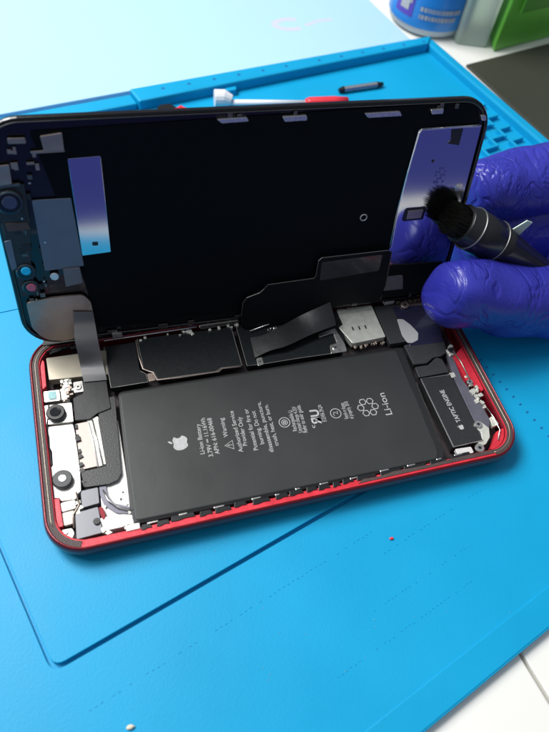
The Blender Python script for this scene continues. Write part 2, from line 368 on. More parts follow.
PARTS_DISPLAY = [
  ('backlight_plate','P','lcd_black',0.1,0.8,[(12.93, 70.07), (123.71, 72.42), (142.47, 72.24), (145.51, 67.83), (145.91, 19.37), (139.2, 3.79), (70.72, 4.05), (29.99, 3.8), (22.97, 4.47), (18.39, 43.46)]),
  ('film_label','P','mirror',0.45,0.3,[(21.44, 62.42), (30.13, 62.66), (29.9, 32.41), (21.48, 32.02)]),
  ('midframe_plate','P','mirror',0.6,0.5,[(124.68, 64.87), (125.72, 65.43), (145.52, 65.69), (146.22, 64.55), (146.61, 18.77), (145.99, 13.36), (123.1, 15.66), (122.85, 23.03), (122.83, 38.3)]),
  ('lower_bracket','P','flex_black',1.0,0.9,[(121.94, 16.89), (145.16, 15.84), (143.67, 3.81), (124.44, 3.26)]),
  ('sensor_block','P','grey_plate',1.8,1.0,[(122.05, 12.38), (129.81, 12.26), (131.0, 6.48), (123.09, 6.65)]),
  ('label_hole','P','lens_black',0.5,0.2,[(24.79, 36.44), (26.52, 36.43), (26.51, 35.06), (24.77, 35.08)]),
  ('sensor_plate','P','blue_grey',0.6,0.5,[(10.32, 51.09), (20.76, 50.89), (21.5, 28.52), (10.14, 28.1)]),
  ('earpiece_plate','P','tan_metal',0.9,0.8,[(2.87, 17.55), (10.06, 18.44), (19.89, 18.24), (21.96, 15.26), (22.27, 7.25), (15.68, 7.04), (15.59, 1.68), (12.33, 0.95), (7.49, 1.96), (4.78, 4.26), (2.95, 7.81)]),
  ('sensor_block','P','grey_plate',1.3,1.2,[(15.32, 28.28), (20.27, 28.4), (20.46, 22.94), (15.31, 22.13)]),
  ('microphone_mesh','P','tan_metal',0.9,0.8,[(15.46, 69.07), (21.05, 69.7), (20.9, 65.11), (15.82, 65.14)]),
  ('contact_strip','P','tan_metal',0.7,0.4,[(12.31, 65.13), (20.93, 65.29), (21.07, 64.46), (12.44, 64.44)]),
  ('contact_strip','P','tan_metal',0.8,0.5,[(7.34, 68.95), (11.72, 68.84), (11.71, 67.37), (7.31, 67.49)]),
  ('side_bracket','P','tan_metal',0.9,0.8,[(2.69, 61.57), (6.47, 61.87), (6.2, 56.51), (2.07, 56.1)]),
  ('contact_strip','P','dark_metal',0.8,0.5,[(2.59, 56.16), (8.26, 56.59), (8.1, 55.73), (2.41, 55.3)]),
  ('contact_strip','P','brown',0.8,0.5,[(2.13, 44.76), (7.98, 44.83), (8.63, 42.38), (2.42, 42.2)]),
  ('light_guide','P','blue_grey',0.7,0.5,[(0.75, 39.08), (2.71, 39.53), (2.59, 30.13), (1.04, 29.27)]),
  ('camera_flex','P','black_satin',0.5,0.3,[(0.45, 55.59), (9.19, 56.08), (8.74, 44.59), (6.76, 31.58), (6.37, 20.91), (2.09, 19.63), (1.81, 36.21)]),
  ('cutout_label','midframe_plate','lens_black',0.75,0.2,[(135.84, 64.67), (139.95, 64.77), (139.88, 59.34), (135.44, 60.24), (136.55, 61.3)]),
  ('slot_recess','midframe_plate','lens_black',0.7,0.15,[(125.67, 38.28), (126.29, 38.77), (132.86, 38.75), (133.6, 37.95), (133.24, 33.88), (125.87, 33.82), (125.3, 34.8)]),
  ('slot_tab','slot','tan_metal',0.95,0.4,[(126.94, 37.75), (132.4, 37.82), (132.2, 34.68), (126.87, 34.61)]),
  ('retaining_clip','P','steel',0.9,1.5,[(62.24, 71.3), (70.72, 71.46), (71.33, 70.31), (63.65, 70.13)]),
  ('retaining_clip','P','steel',1.2,2,[(81.07, 71.24), (88.16, 71.34), (88.3, 69.9), (81.76, 69.79)]),
  ('retaining_clip','P','steel',0.9,1.5,[(106.05, 70.99), (117.14, 71.14), (118.08, 69.71), (107.22, 69.62)]),
  ('retaining_clip','P','steel',1.2,2,[(127.08, 71.2), (131.35, 71.32), (131.39, 69.88), (127.74, 69.83)]),
  ('retaining_clip','P','steel',1.2,2,[(144.62, 68.76), (146.38, 68.68), (147.04, 67.1), (145.49, 67.02)]),
  ('retaining_clip','P','steel',1.2,1,[(27.09, 1.74), (30.33, 1.65), (30.5, -0.09), (27.22, -0.19)]),
  ('retaining_clip','P','steel',1.0,1,[(142.68, 45.85), (144.84, 46.04), (145.07, 43.88), (143.0, 43.33)]),
]
CYL_DISPLAY = [
  ('front_camera','P','lens_ring',1.8,2,(4.64, 51.2),3.6),
  ('front_camera_glass','fc','glass_black2',2.0,0.4,(4.71, 51.6),2.1),
  ('proximity_lens','P','lens_ring',1.2,1,(4.8, 28.44),2.8),
  ('proximity_glass','pl','cyan_lens',1.5,0.4,(4.92, 29.14),1.4),
  ('flood_lens','P','lens_ring',1.2,1,(5.16, 23.02),2.4),
  ('flood_glass','fl','red_glass',1.5,0.4,(5.44, 23.19),1.4),
  ('screw','P','steel',1.2,0.6,(12.56, 26.05),1.3),
]
BATTERY = [(26.16, 50.66), (124.08, 49.15), (126.61, 48.65), (124.14, 6.32), (123.01, 3.84), (24.33, 4.95), (23.75, 6.62)]
BATTERY_FACE = [(26.66, 49.59), (123.33, 47.96), (121.54, 6.75), (120.35, 4.47), (24.77, 5.79)]
LINES = [
  ('Li-ion Battery',(48.13, 22.47),(48.84, 33.09)),
  ('3.79V ⎓ 11.16Wh',(50.48, 21.07),(50.84, 34.89)),
  ('APN: 616-00468',(52.6, 21.46),(52.84, 34.45)),
  ('Warning',(56.52, 26.65),(56.59, 33.64)),
  ('Authorized Service',(59.83, 20.55),(60.25, 35.49)),
  ('Provider Only',(61.62, 22.42),(62.29, 32.78)),
  ('Potential for fire or',(64.55, 20.2),(65.03, 35.23)),
  ('burning. Do not',(66.96, 21.81),(67.15, 34.01)),
  ('disassemble, puncture,',(69.09, 18.47),(69.74, 36.93)),
  ('crush, heat, or burn.',(71.24, 20.28),(71.82, 35.47)),
  ('Rechargeable Li',(78.47, 24.02),(78.9, 31.67)),
  ('Limited charge 4.35V',(80.05, 23.15),(80.62, 32.85)),
  ('Refer to user guide.',(81.62, 22.8),(82.18, 33.11)),
  ('c',(84.64, 23.78),(84.66, 24.9)),
  ('us',(88.76, 30.14),(88.91, 31.67)),
  ('E123456 2942',(88.9, 25.3),(89.16, 30.83)),
  ('Recycle or dispose',(96.35, 24.75),(96.7, 30.79)),
  ('of properly. 2018',(98.08, 24.38),(98.21, 31.06)),
  ('Li-ion',(111.02, 23.16),(111.3, 31.69)),
]
LOGO = (41.75, 27.77)
TRI = (56.93, 23.68)
RING1 = (75.9, 27.83)
UL = (86.41, 27.17)
RING2 = (93.35, 27.48)
RECYC = (104.77, 27.48)
HAPTIC_TEXT = ((132.96, 15.49),(132.3, 28.46))
HAPTIC_LOGO = (132.81, 13.59)
RINGMARK = (111.44, 36.37)
FLEX_OUTLINE = [(70.83, -1.57), (70.68, 3.69), (71.05, 9.14), (72.37, 11.02), (76.83, 12.47), (78.16, 13.73), (79.35, 15.39), (95.65, 15.95), (96.27, 16.89), (96.59, 22.81), (97.63, 23.86), (121.46, 24.14), (123.09, 23.37), (123.11, 19.34), (123.4, 9.69), (122.23, 3.29), (106.84, 2.79), (92.29, -2.2), (73.95, -3.39)]
FLEX_WINDOW = [(97.73, 22.09), (119.74, 22.73), (119.4, 16.29), (97.83, 14.85)]
RIBBON = [((16.98, 72.28, 22.11), (22.99, 71.93, 21.14)), ((16.56, 70.82, 17.91), (23.0, 70.54, 17.22)), ((16.05, 66.0, 16.91), (22.98, 66.0, 15.12)), ((16.12, 63.5, 13.8), (23.1, 63.5, 11.9)), ((16.15, 61.92, 8.2), (23.32, 60.86, 8.2)), ((16.25, 58.4, 7.2), (23.52, 57.1, 7.2)), ((16.49, 55.94, 6.4), (23.66, 55.23, 6.4))]
TAPE = [((72.9, 53.78, 6.9), (73.32, 62.18, 7.1)), ((78.4, 54.85, 8.0), (78.18, 61.86, 8.0)), ((84.48, 55.19, 8.8), (84.32, 63.44, 9.0)), ((94.78, 58.11, 9.2), (92.33, 66.07, 10.0)), ((103.75, 59.77, 10.0), (102.57, 66.0, 15.48))]
COAX = [(35.15, 68.59, 6.9), (35.07, 61.86, 6.9), (35.55, 56.84, 6.9), (37.0, 55.73, 6.9), (38.48, 54.82, 6.9), (39.23, 51.66, 6.9), (46.69, 51.11, 6.9), (59.72, 50.85, 6.9), (60.97, 51.82, 6.9), (67.38, 51.34, 6.9)]
RAIL = [(145.92, 65.25), (135.15, 65.33), (125.73, 65.09), (125.11, 64.13), (123.92, 51.6), (123.11, 38.35), (123.38, 23.86)]
CABLES = [[(0.22, 'white_plate'), (15.96, 41.61, 5.9), (16.61, 34.65, 5.9), (16.9, 25.29, 5.9)], [(0.25, 'steel'), (17.22, 42.13, 5.8), (17.77, 34.45, 5.8), (18.4, 25.68, 5.8)], [(0.3, 'lens_black'), (5.06, 50.25, 5.9), (3.65, 41.06, 5.9), (3.02, 27.45, 5.9), (3.11, 16.17, 5.9)], [(0.25, 'tan_metal'), (9.79, 18.72, 5.9), (10.16, 14.52, 5.9), (8.2, 11.88, 5.9), (8.05, 7.96, 5.9)], [(0.25, 'steel'), (17.34, 17.62, 5.9), (18.31, 14.19, 5.9), (20.77, 11.4, 5.9), (24.77, 9.52, 5.9)], [(0.25, 'steel'), (144.83, 18.35, 6.6), (145.44, 14.23, 6.6), (145.35, 9.57, 6.6), (142.93, 6.29, 6.6)], [(0.3, 'tan_metal'), (143.05, 42.67, 6.9), (143.89, 37.63, 6.9), (143.77, 29.91, 6.9)], [(0.25, 'lens_black'), (110.8, 68.39, 6.9), (117.64, 70.96, 6.9), (127.73, 71.04, 6.9), (134.39, 67.32, 6.9)], [(0.22, 'steel'), (74.03, 64.99, 7.3), (83.74, 67.17, 7.3), (93.21, 67.65, 7.3), (104.69, 67.79, 7.3)], [(0.22, 'steel'), (24.82, 70.11, 7.6), (33.43, 70.11, 7.6), (46.99, 70.05, 7.6), (56.35, 69.99, 7.6)], [(0.3, 'lens_black'), (6.09, 69.26, 7.6), (10.59, 70.01, 7.6), (15.69, 69.82, 7.6)]]
SLOTS = [(110.73, 59.45), (113.17, 59.25), (115.57, 59.25)]
BRUSH_A = (149.4, 69.0, 40.38)
BRUSH_B = (183.48, 60.0, 22.22)
CHIP = [(166.13, 68.0, 38.23), (170.42, 68.0, 41.75), (173.05, 68.0, 40.42), (170.14, 68.0, 34.72)]

# ------------------------------------------------------------------ table
bm = bmesh.new()
def quadbox(bm, pts, z0, z1): prism(bm, pts, z0, z1)
gx0, gy0, gx1, gy1 = 123.8, -52.5, 127.6, -75.5           # the joint in front of the mat
d = Vector((gx1-gx0, gy1-gy0)).normalized(); q = Vector((-d.y, d.x))*.55
A = Vector((gx0, gy0))-d*700; B = Vector((gx0, gy0))+d*62.5
prism(bm, [tuple(A-q), tuple(B-q), (-800, -114), (-800, 700)], -16, -4)
prism(bm, [tuple(A+q), tuple(B+q), (900, -114), (900, 700)], -16, -4)
tag(link('tabletop', bm, 'table_white', bevel=.5), kind='structure', label='white tabletop boards with a dark joint under the mat')
bm = bmesh.new(); box(bm, -800, 900, -112, 700, -24, -17)
tag(link('table_underside', bm, 'table_gap'), kind='structure')

# ------------------------------------------------------------------ silicone mat
matr = empty('silicone_mat', (80, 80, -4), 'bright blue silicone repair mat with raised tray edges under the opened phone', 'mat')
F0, F1 = Vector((133.9, -50.9)), Vector((88.7, -65.3)); df = (F1-F0).normalized()
front = lambda t: F0+df*t
K1 = Vector((224.5, 246)); dr = Vector((22.7, -90.4)).normalized(); dl = Vector((-169.8, -31.0)).normalized()
fr_corner = Vector((292, -6)); 
MO = [tuple(front(320)), tuple(F0-df*150), tuple(K1+dr*235), tuple(K1), tuple(K1+dl*360)]
bm = bmesh.new(); prism(bm, roundpoly(MO, 7), -4, -2.0)
link('mat_sheet', bm, 'silicone', matr, bevel=.5)
pn = [(-1.6, -25.9), (148, 18.0), (122, 108), (-38, 92), (-12.6, 10.6)]
def offset(poly, d_):
    out = []; n = len(poly); P_ = [Vector(q_) for q_ in poly]
    for i in range(n):
        a, b, c = P_[i-1], P_[i], P_[(i+1) % n]; e0 = (b-a).normalized(); e1 = (c-b).normalized()
        n0 = Vector((e0.y, -e0.x)); n1 = Vector((e1.y, -e1.x)); m_ = (n0+n1).normalized(); out.append(tuple(b+m_*d_/max(.3, m_.dot(n0))))
    return out
def holed(bm, outer, inner, z0, z1):
    lv = []
    for z in (z0, z1):
        loops = []
        for poly in (outer, inner):
            v_ = [bm.verts.new((x, y, z)) for x, y in poly]; loops.append(v_)
            for i in range(len(v_)): bm.edges.new((v_[i], v_[(i+1) % len(v_)]))
        es = [bm.edges.get((l_[i], l_[(i+1) % len(l_)])) for l_ in loops for i in range(len(l_))]
        bmesh.ops.triangle_fill(bm, use_beauty=True, edges=es); lv.append(loops)
    for k in (0, 1):
        a, b = lv[0][k], lv[1][k]
        for i in range(len(a)): bm.faces.new((a[i], a[(i+1) % len(a)], b[(i+1) % len(a)], b[i]))
bm = bmesh.new(); holed(bm, roundpoly(offset(MO, -.25), 7), roundpoly(offset(pn, 1.0), 3.8), -2.1, -.9)
link('mat_surface', bm, 'silicone', matr, bevel=.25)
bm = bmesh.new(); prism(bm, roundpoly(pn, 3.2), -2.1, 0)
link('raised_panel', bm, 'silicone', matr, bevel=.18)
bm = bmesh.new(); nf = Vector((-df.y, df.x)); nf = nf if nf.y > 0 else -nf
prism(bm, [tuple(F0-df*148+nf*.6), tuple(front(318)+nf*.6), tuple(front(318)+nf*9), tuple(F0-df*148+nf*9)], -1.5, -.62); link('front_rim', bm, 'silicone', matr, bevel=.3)
# back rim, with the dimpled tray divider
up_ = Vector((-dl.y, dl.x)); 
if up_.y > 0: up_ = -up_
def along(o_, d1, d2, rect):   # local (s,t) rectangles to xy
    return [tuple(o_+d1*s+d2*t) for s, t in rect]
dlp = Vector((-161, -35)).normalized()
bm = bmesh.new()
rim = [tuple(K1+Vector((0, 0))), tuple(K1+dl*172), (K1+dl*172+Vector((3, -10))).to_tuple(), (219.5, 238.5)]
prism(bm, rim, -1.5, 4.2)
sx = K1+dl*172
link('tray_rim', bm, 'silicone', matr, bevel=.9)
bm = bmesh.new()
prism(bm, [tuple(sx+Vector((.4, -1.4))), tuple(K1+dl*360+Vector((0, -1.4))), tuple(K1+dl*360+Vector((1, -10))), tuple(sx+Vector((2.4, -9)))], -1.5, 2.4)
link('tray_rim', bm, 'silicone', matr, bevel=.9)
bm = bmesh.new()
for i, t in enumerate((8, 21, 34, 47, 60, 73, 92, 105, 118, 131, 144, 157)):
    c = K1+dl*t+Vector((.7, -4.2)); cyl(bm, c, .9, 3.9, 4.26, 14)
mat('dimple', (.0, .12, .34), .6)
link('rim_dimple', bm, 'dimple', matr)
bm = bmesh.new(); c = Vector((103, 214)); prism(bm, [(c.x-3, c.y-3), (c.x+3, c.y-2), (c.x+4, c.y+3), (c.x-2, c.y+2)], -1.5, 2.2)
link('mat_stud', bm, 'silicone', matr, bevel=.6)
# right rim
nr = Vector((-dr.y, dr.x)); 
if nr.x > 0: nr = -nr
bm = bmesh.new(); prism(bm, [tuple(K1+nr*.2), tuple(K1+dr*235), tuple(K1+dr*235+nr*5.5), tuple(K1+nr*5.5+dr*3)], -1.5, 3.0)
link('side_rim', bm, 'silicone', matr, bevel=.9)
# small-parts compartments: offset ribs
bm = bmesh.new()
o0 = K1+dr*58+nr*9
for r_ in range(11):
    for c_ in range(3):
        s0 = r_*9.5+(c_ % 2)*4.5; t0 = c_*9.0
        a = o0+dr*s0+nr*t0
        pts = [a, a+nr*8.0, a+nr*8.0+dr*1.5, a+dr*1.5]; prism(bm, [tuple(x) for x in pts], -1.5, 1.6)
        a2 = a+nr*7.2; pts = [a2, a2+nr*1.4, a2+nr*1.4+dr*6.5, a2+dr*6.5]; prism(bm, [tuple(x) for x in pts], -1.5, 1.597)
link('parts_compartment', bm, 'silicone', matr, bevel=.35)
# embossed ruler ticks and dotted lines
bm = bmesh.new()
A_, B_ = Vector((166.5, 6.5)), Vector((152, 58)); dd = (B_-A_).normalized(); qq = Vector((-dd.y, dd.x))
for i in range(15):
    c = A_+dd*(i*3.6); prism(bm, [tuple(c-qq*.5), tuple(c+qq*.5), tuple(c+qq*.5+dd*.6), tuple(c-qq*.5+dd*.6)], -.95, -.78)
link('ruler_tick', bm, 'dimple', matr)
bm = bmesh.new()
dm = Vector((.955, .296)); qm = Vector((-.296, .955))
def dots(x, y, n, step, w_, h_):
    for i in range(n):
        if random.random() < .28: continue
        c = Vector((x, y))+dm*i*step+qm*random.uniform(-.15, .15)
        prism(bm, [tuple(c-dm*w_-qm*h_), tuple(c+dm*w_-qm*h_), tuple(c+dm*w_+qm*h_), tuple(c-dm*w_+qm*h_)], -.95, -.78)
dots(6, -38, 62, 1.6, .35, .10); dots(86, -33, 30, 1.3, .25, .25); dots(95, -18, 34, 1.6, .3, .1)
dots(70, -47, 34, 1.5, .3, .1)
link('embossed_marks', bm, 'silicone', matr)

# ------------------------------------------------------------------ things behind the mat
bm = bmesh.new()
sh = [tuple(K1+Vector((-11, 1.2))), tuple(K1+dl*380+Vector((0, 1.2))), (-230, 620), (150, 620), (205.5, 284.7)]
prism(bm, sh, -4, 1.5)
sheet = link('plastic_board', bm, 'sheet', bevel=.5)
tag(sheet, 'large glossy pale blue board lying behind the blue mat', 'board')
bm = bmesh.new()
stroke(bm, [(150+9*math.cos(a), 268+5*math.sin(a)) for a in [math.radians(60+20*i) for i in range(13)]], 3.6, 1.52)
stroke(bm, [(158, 266), (166, 270), (175, 271)], 2.5, 1.52)
link('faded_mark', bm, 'pink_ink', sheet)
bm = bmesh.new()
prism(bm, [(239.6, 227.3), (330, 250.0), (420, -60), (318, -80), (263, 120)], -4, -2.4)
tag(link('rubber_pad', bm, 'dark_pad', bevel=.4), 'dark olive brown pad lying beside the right edge of the blue mat', 'pad')

def round_bottle():
    c = (236.5, 276)
    r = empty('spray_bottle', (c[0], c[1], -4), 'clear bottle with a blue label and white hand badge behind the mat corner', 'bottle')
    bm = bmesh.new(); lathe(bm, c, [(19, -4), (22, -2), (23, 4), (23, 105), (21, 118), (10, 132), (10, 140)], 48)
    link('bottle_body', bm, 'bottle_clear', r, smooth=True)
    bm = bmesh.new()
    def wrap(z0, z1, rad, a0, a1, n=30):
        a = [[bm.verts.new((c[0]+k*math.cos(math.radians(a0+(a1-a0)*i/n)), c[1]+k*math.sin(math.radians(a0+(a1-a0)*i/n)), z)) for i in range(n+1)] for z, k in ((z0, rad), (z1, rad))]
        for i in range(n): bm.faces.new((a[0][i], a[0][i+1], a[1][i+1], a[1][i]))
    wrap(1.5, 95, 23.3, 150, 345); lab = link('bottle_label', bm, 'bottle_blue', r, smooth=True)
    bm = bmesh.new(); wrap(6, 33, 23.5, 188, 218, 8); link('label_badge', bm, 'badge', lab, smooth=True)
    # white hand and lines of writing, wrapped round the label
    bm = bmesh.new()
    def onl(ang, z, rad=23.75): return (c[0]+rad*math.cos(math.radians(ang)), c[1]+rad*math.sin(math.radians(ang)), z)
    def patch(a0, a1, z0, z1):
        bm.faces.new([bm.verts.new(onl(*q_)) for q_ in ((a0, z0), (a1, z0), (a1, z1), (a0, z1))])
    patch(197, 211, 9, 18)
    for k in range(4): patch(197+3.6*k, 199.6+3.6*k, 18.2, 26+(2 if k in (1, 2) else 0))
    patch(211.5, 214.5, 13, 20)
    for row, z in enumerate((25, 20.5, 11, 7)):
        a = 228
        while a < 285-6*(row % 2):
            wd = random.uniform(1.5, 4); patch(a, a+wd, z, z+2.4); a += wd+1.4
    link('label_print', bm, 'print', lab)
round_bottle()
gb = empty('green_box', (290, 262, -4), 'bright green box standing upright beyond the mat', 'box')
bm = bmesh.new(); prism(bm, [(262, 239), (308, 251), (330, 268), (330, 300), (285, 300)], -4, 70)
link('box_body', bm, 'green', gb, bevel=2)
bm = bmesh.new(); prism(bm, [(270, 239.6), (300, 247.4), (300.3, 246.2), (270.3, 238.4)], 18, 52); link('box_panel', bm, 'green_dark', gb, bevel=.4)
fb = empty('frosted_container', (255, 256, -4), 'frosted translucent container between the blue bottle and the green box', 'container')
bm = bmesh.new(); prism(bm, roundpoly([(243, 249.5), (260.5, 243.5), (276, 280), (256, 288)], 3), -4, 75); link('container_body', bm, 'frost', fb, bevel=1)
bm = bmesh.new(); prism(bm, roundpoly([(241.8, 249.2), (261.5, 242.6), (277, 281), (255, 289)], 3), 75, 82); link('container_lid', bm, 'frost', fb, bevel=1)

# tools on the mat behind the phone
sd = empty('screwdriver', (120, 202, 0), 'small screwdriver with a red handle and pale shaft lying behind the phone screen', 'screwdriver')
bm = bmesh.new(); tube(bm, [(93, 203.5, 4), (97.5, 203, 4), (101, 201.5, 3.4)], [4, 4, 2.6], 16); link('end_cap', bm, 'handle_white', sd, smooth=False, bevel=.3)
bm = bmesh.new(); tube(bm, [(100, 201.0, 3), (137, 196.0, 3)], 1.3, 12); link('shaft', bm, 'handle_white', sd, smooth=True)
bm = bmesh.new(); tube(bm, [(136, 196.5, 3), (138, 196.2, 3), (150, 195.2, 3), (157, 194.6, 3)], [1.8, 2.6, 2.8, 2.4], 16); link('handle', bm, 'handle_red', sd, smooth=True)
bt = empty('driver_bit', (170, 209, 0), 'short steel driver bit lying loose on the blue mat', 'bit')
bm = bmesh.new(); tube(bm, [(160, 208, .7), (179, 210, .7)], 1.5, 8); link('bit_shank', bm, 'steel', bt)
bm = bmesh.new(); tube(bm, [(157.5, 207.7, .7), (160.2, 208, .7)], [.9, 1.7], 8); tube(bm, [(178.5, 210, .7), (182.5, 210.4, .7)], [1.6, .9], 8); link('bit_tip', bm, 'tool_black', bt)
tp = empty('tweezers', (70, 203, 0), 'dark tweezer tip with a red mark showing above the screen edge', 'tweezers')
bm = bmesh.new(); prism(bm, [(63, 196), (78, 196), (72, 203.5), (67, 203)], 0, 3.2); link('tweezer_arm', bm, 'tool_black', tp, bevel=.5)
bm = bmesh.new(); prism(bm, [(72, 197), (81, 195), (76.5, 200.5)], 3.0, 3.9); link('tweezer_grip', bm, 'tool_red', tp, bevel=.2)
bm = bmesh.new(); bmesh.ops.create_icosphere(bm, subdivisions=2, radius=.7)
for v in bm.verts: v.co = Vector((v.co.x*1.6*random.uniform(.8, 1.2)+15.1, v.co.y*.8*random.uniform(.8, 1.2)-44.5, v.co.z*.7-.4))
tag(link('crumb', bm, 'crumb'), 'tiny pale crumb on the blue mat near its front', 'crumb')
bm = bmesh.new(); bmesh.ops.create_icosphere(bm, subdivisions=1, radius=.45)
for v in bm.verts: v.co = Vector((v.co.x*1.8+98.5, v.co.y-14.5, v.co.z*.7-.5))
tag(link('plastic_fleck', bm, 'handle_red'), 'tiny dark red fleck on the mat below the phone', 'fleck')

# ------------------------------------------------------------------ the phone
phone = empty('smartphone', (75.4, 37.8, 0), 'opened red smartphone with its screen propped up and its battery exposed', 'phone')
PH = phone
L_, W_ = 150.9, 75.7
def ring(ins, z, seg=10): return [(x, y, z) for x, y in rrect(ins, L_-ins, ins, W_-ins, max(1.2, 11.5-ins*.85), seg)]
def loft(bm, rings, cap0=True, cap1=True):
    vs = [[bm.verts.new(p) for p in r] for r in rings]; n = len(vs[0])
    for a, b in zip(vs, vs[1:]):
        for i in range(n): bm.faces.new((a[i], a[(i+1) % n], b[(i+1) % n], b[i]))
    if cap0: bm.faces.new(vs[0][::-1])
    if cap1: bm.faces.new(vs[-1])
bm = bmesh.new()
loft(bm, [ring(4.6, .0), ring(2.4, .6), ring(1.0, 1.9), ring(.2, 3.7), ring(0, 5.4), ring(.2, 6.6), ring(.5, 7.3), ring(.8, 7.6), ring(1.15, 7.5), ring(1.25, 6.8), ring(3.6, 6.5), ring(3.7, 1.4)], True, False)
hs = link('housing', bm, 'red', PH, smooth=True)
bm = bmesh.new(); prism(bm, [(p[0], p[1]) for p in ring(3.72, 0)], 1.2, 1.5); link('housing_floor', bm, 'cavity', hs)
# inner lip and its rubber gasket
bm = bmesh.new(); loft(bm, [ring(1.3, 6.7), ring(1.3, 7.05), ring(3.4, 6.8), ring(3.4, 6.45)], False, False); link('inner_lip', bm, 'red_bright', hs)
def ringpart(name, m, s0, s1, ins0, ins1, z, seg=40):
    full = rrect(ins0, L_-ins0, ins0, W_-ins0, 10, 16); inn = rrect(ins1, L_-ins1, ins1, W_-ins1, 8.4, 16)
    n = len(full); bm = bmesh.new(); k0, k1 = int(s0*n), int(s1*n)
    vs = []
    for k in range(k0, k1+1):
        a, b = full[k % n], inn[k % n]
        vs.append([bm.verts.new((a[0], a[1], z)), bm.verts.new((b[0], b[1], z-.05)), bm.verts.new((b[0], b[1], z-.5)), bm.verts.new((a[0], a[1], z-.5))])
    for p, q_ in zip(vs, vs[1:]):
        for j in range(4): bm.faces.new((p[j], p[(j+1) % 4], q_[(j+1) % 4], q_[j]))
    bm.faces.new(vs[0]); bm.faces.new(vs[-1][::-1])
    return link(name, bm, m, PH)
# rrect order: bottom-right corner, top-right, top-left, bottom-left
ringpart('gasket', 'gasket', 0.0, .97, 1.25, 3.1, 7.25)
bm = bmesh.new(); prism(bm, roundpoly([(5, 72.0), (149, 72.0), (147, 74.9), (6, 74.9)], 1), 6.6, 7.7); link('gasket', bm, 'black_tape', PH)  # black strip added to cover the red of the far lip
gx = rrect(2.2, L_-2.2, 2.2, W_-2.2, 9.6, 12); bm = bmesh.new(); tube(bm, [(x, y, 7.28) for x, y in gx[:42]], .14, 6); link('gasket_bead', bm, 'champagne', PH, smooth=True)
bm = bmesh.new()
# gasket fragment on the near edge, right part
prism(bm, [(92, 2.0), (140, 2.0), (140, 3.2), (126, 3.3), (118, 2.9), (104, 3.3), (99, 2.7), (94, 3.1)], 6.7, 7.16); link('gasket', bm, 'gasket', PH)
# torn adhesive and spring clips along the near edge
x = 26.
while x < 132:
    bm = bmesh.new(); ln = random.uniform(2.5, 8); y = 2.75+random.uniform(-.25, .35)
    prism(bm, [(x, y), (x+ln*.3, y-.15), (x+ln*.6, y+.25), (x+ln, y+.1), (x+ln-.4, y+1.5), (x+.5, y+1.6)], 6.2, 7.14); x += ln+random.uniform(.1, 1.6)
    link('torn_adhesive', bm, 'lens_black', PH, bevel=.1)
x = 28.
while x < 132:
    bm = bmesh.new(); ln = random.uniform(1.2, 3.5); y = 4.0+random.uniform(-.2, .4)
    prism(bm, [(x, y), (x+ln, y+.1), (x+ln, y+.45), (x, y+.5)], 6.2, 7.2); x += ln+random.uniform(3, 9)
    link('spring_clip', bm, 'steel', PH, bevel=.08)
bm = bmesh.new()
box(bm, 22, 26, 3.0, 5, 6.2, 7.2); link('spring_clip', bm, 'steel', PH, bevel=.2)

byname = {}
pmap = {}
for name, pa, m, zt, th, poly in PARTS_BODY:
    bm = bmesh.new(); prism(bm, roundpoly(poly, .45, 3), zt-th, zt)
    o = link(name, bm, m, pmap[pa] if pa else PH, bevel=.12)
    pmap.setdefault(name, o)
for name, pa, m, zt, th, c, r in CYL_BODY:
    bm = bmesh.new(); cyl(bm, c, r, zt-th, zt)
    if name == 'screw':
        bm2 = None
    o = link(name, bm, m, pmap[pa] if pa else PH, smooth=False)
    if name == 'screw':
        bm = bmesh.new(); cyl(bm, c, r*.38, zt, zt+.03, 6); link('screw_socket', bm, 'lens_black', o)
# red tray liner visible at the right-hand wall and the lower corners
for poly in [[(142.34, 40.61), (148.11, 44.39), (150.05, 27.77), (146.41, 25.18), (142.77, 30.56)], [(143.87, 9.33), (148.69, 10.59), (148.07, 6.48), (141.94, 3.32), (138.94, 3.99)], [(2.24, 18.1), (4.95, 17.47), (5.22, 9.1), (2.78, 9.08)], [(2.85, 70.9), (4.99, 66.38), (4.79, 56.93), (2.8, 55.04), (2.28, 63.72)], [(8.2, 3.93), (15.79, 3.58), (24.64, 3.25), (24.46, 2.09), (9.09, 2.25)]]:
    bm = bmesh.new(); prism(bm, poly, 4.0, 6.25); link('red_liner', bm, 'red_bright', PH)
bm = bmesh.new()
for c in SLOTS: prism(bm, [(c[0]-.25, c[1]-.8), (c[0]+.25, c[1]-.8), (c[0]+.25, c[1]+.8), (c[0]-.25, c[1]+.8)], 6.5, 6.63)
link('contact_slot', bm, 'lens_black', pmap['sim_reader'])
# thin bright edge lines of the shields
def wire(name, pts, z, r, m, par=PH, frame=ID):
    bm = bmesh.new(); tube(bm, [(x, y, z) for x, y in pts], r, 6); return link(name, bm, m, par, frame)
ls = [p for p in PARTS_BODY if p[0] == 'logic_shield']
mat('seam', (.42, .40, .37), .4, metal=.7)
for k, p in enumerate(ls):
    poly = p[5]; z = p[3]
    seq = {0: poly[2:7]+[poly[0]], 1: [poly[1]]+poly[2:]+[poly[0]], 2: poly[3:]+[poly[0]]}[k]
    wire('shield_seam', seq, z+.03, .10, 'seam')
wire('motor_seam', [PARTS_BODY[[q_[0] for q_ in PARTS_BODY].index('haptic_motor')][5][i] for i in (1, 0, 3, 2)], 6.35, .22, 'steel')
bm = bmesh.new(); tube(bm, COAX, .28, 8); link('antenna_cable', bm, 'tan_metal', PH, smooth=True)

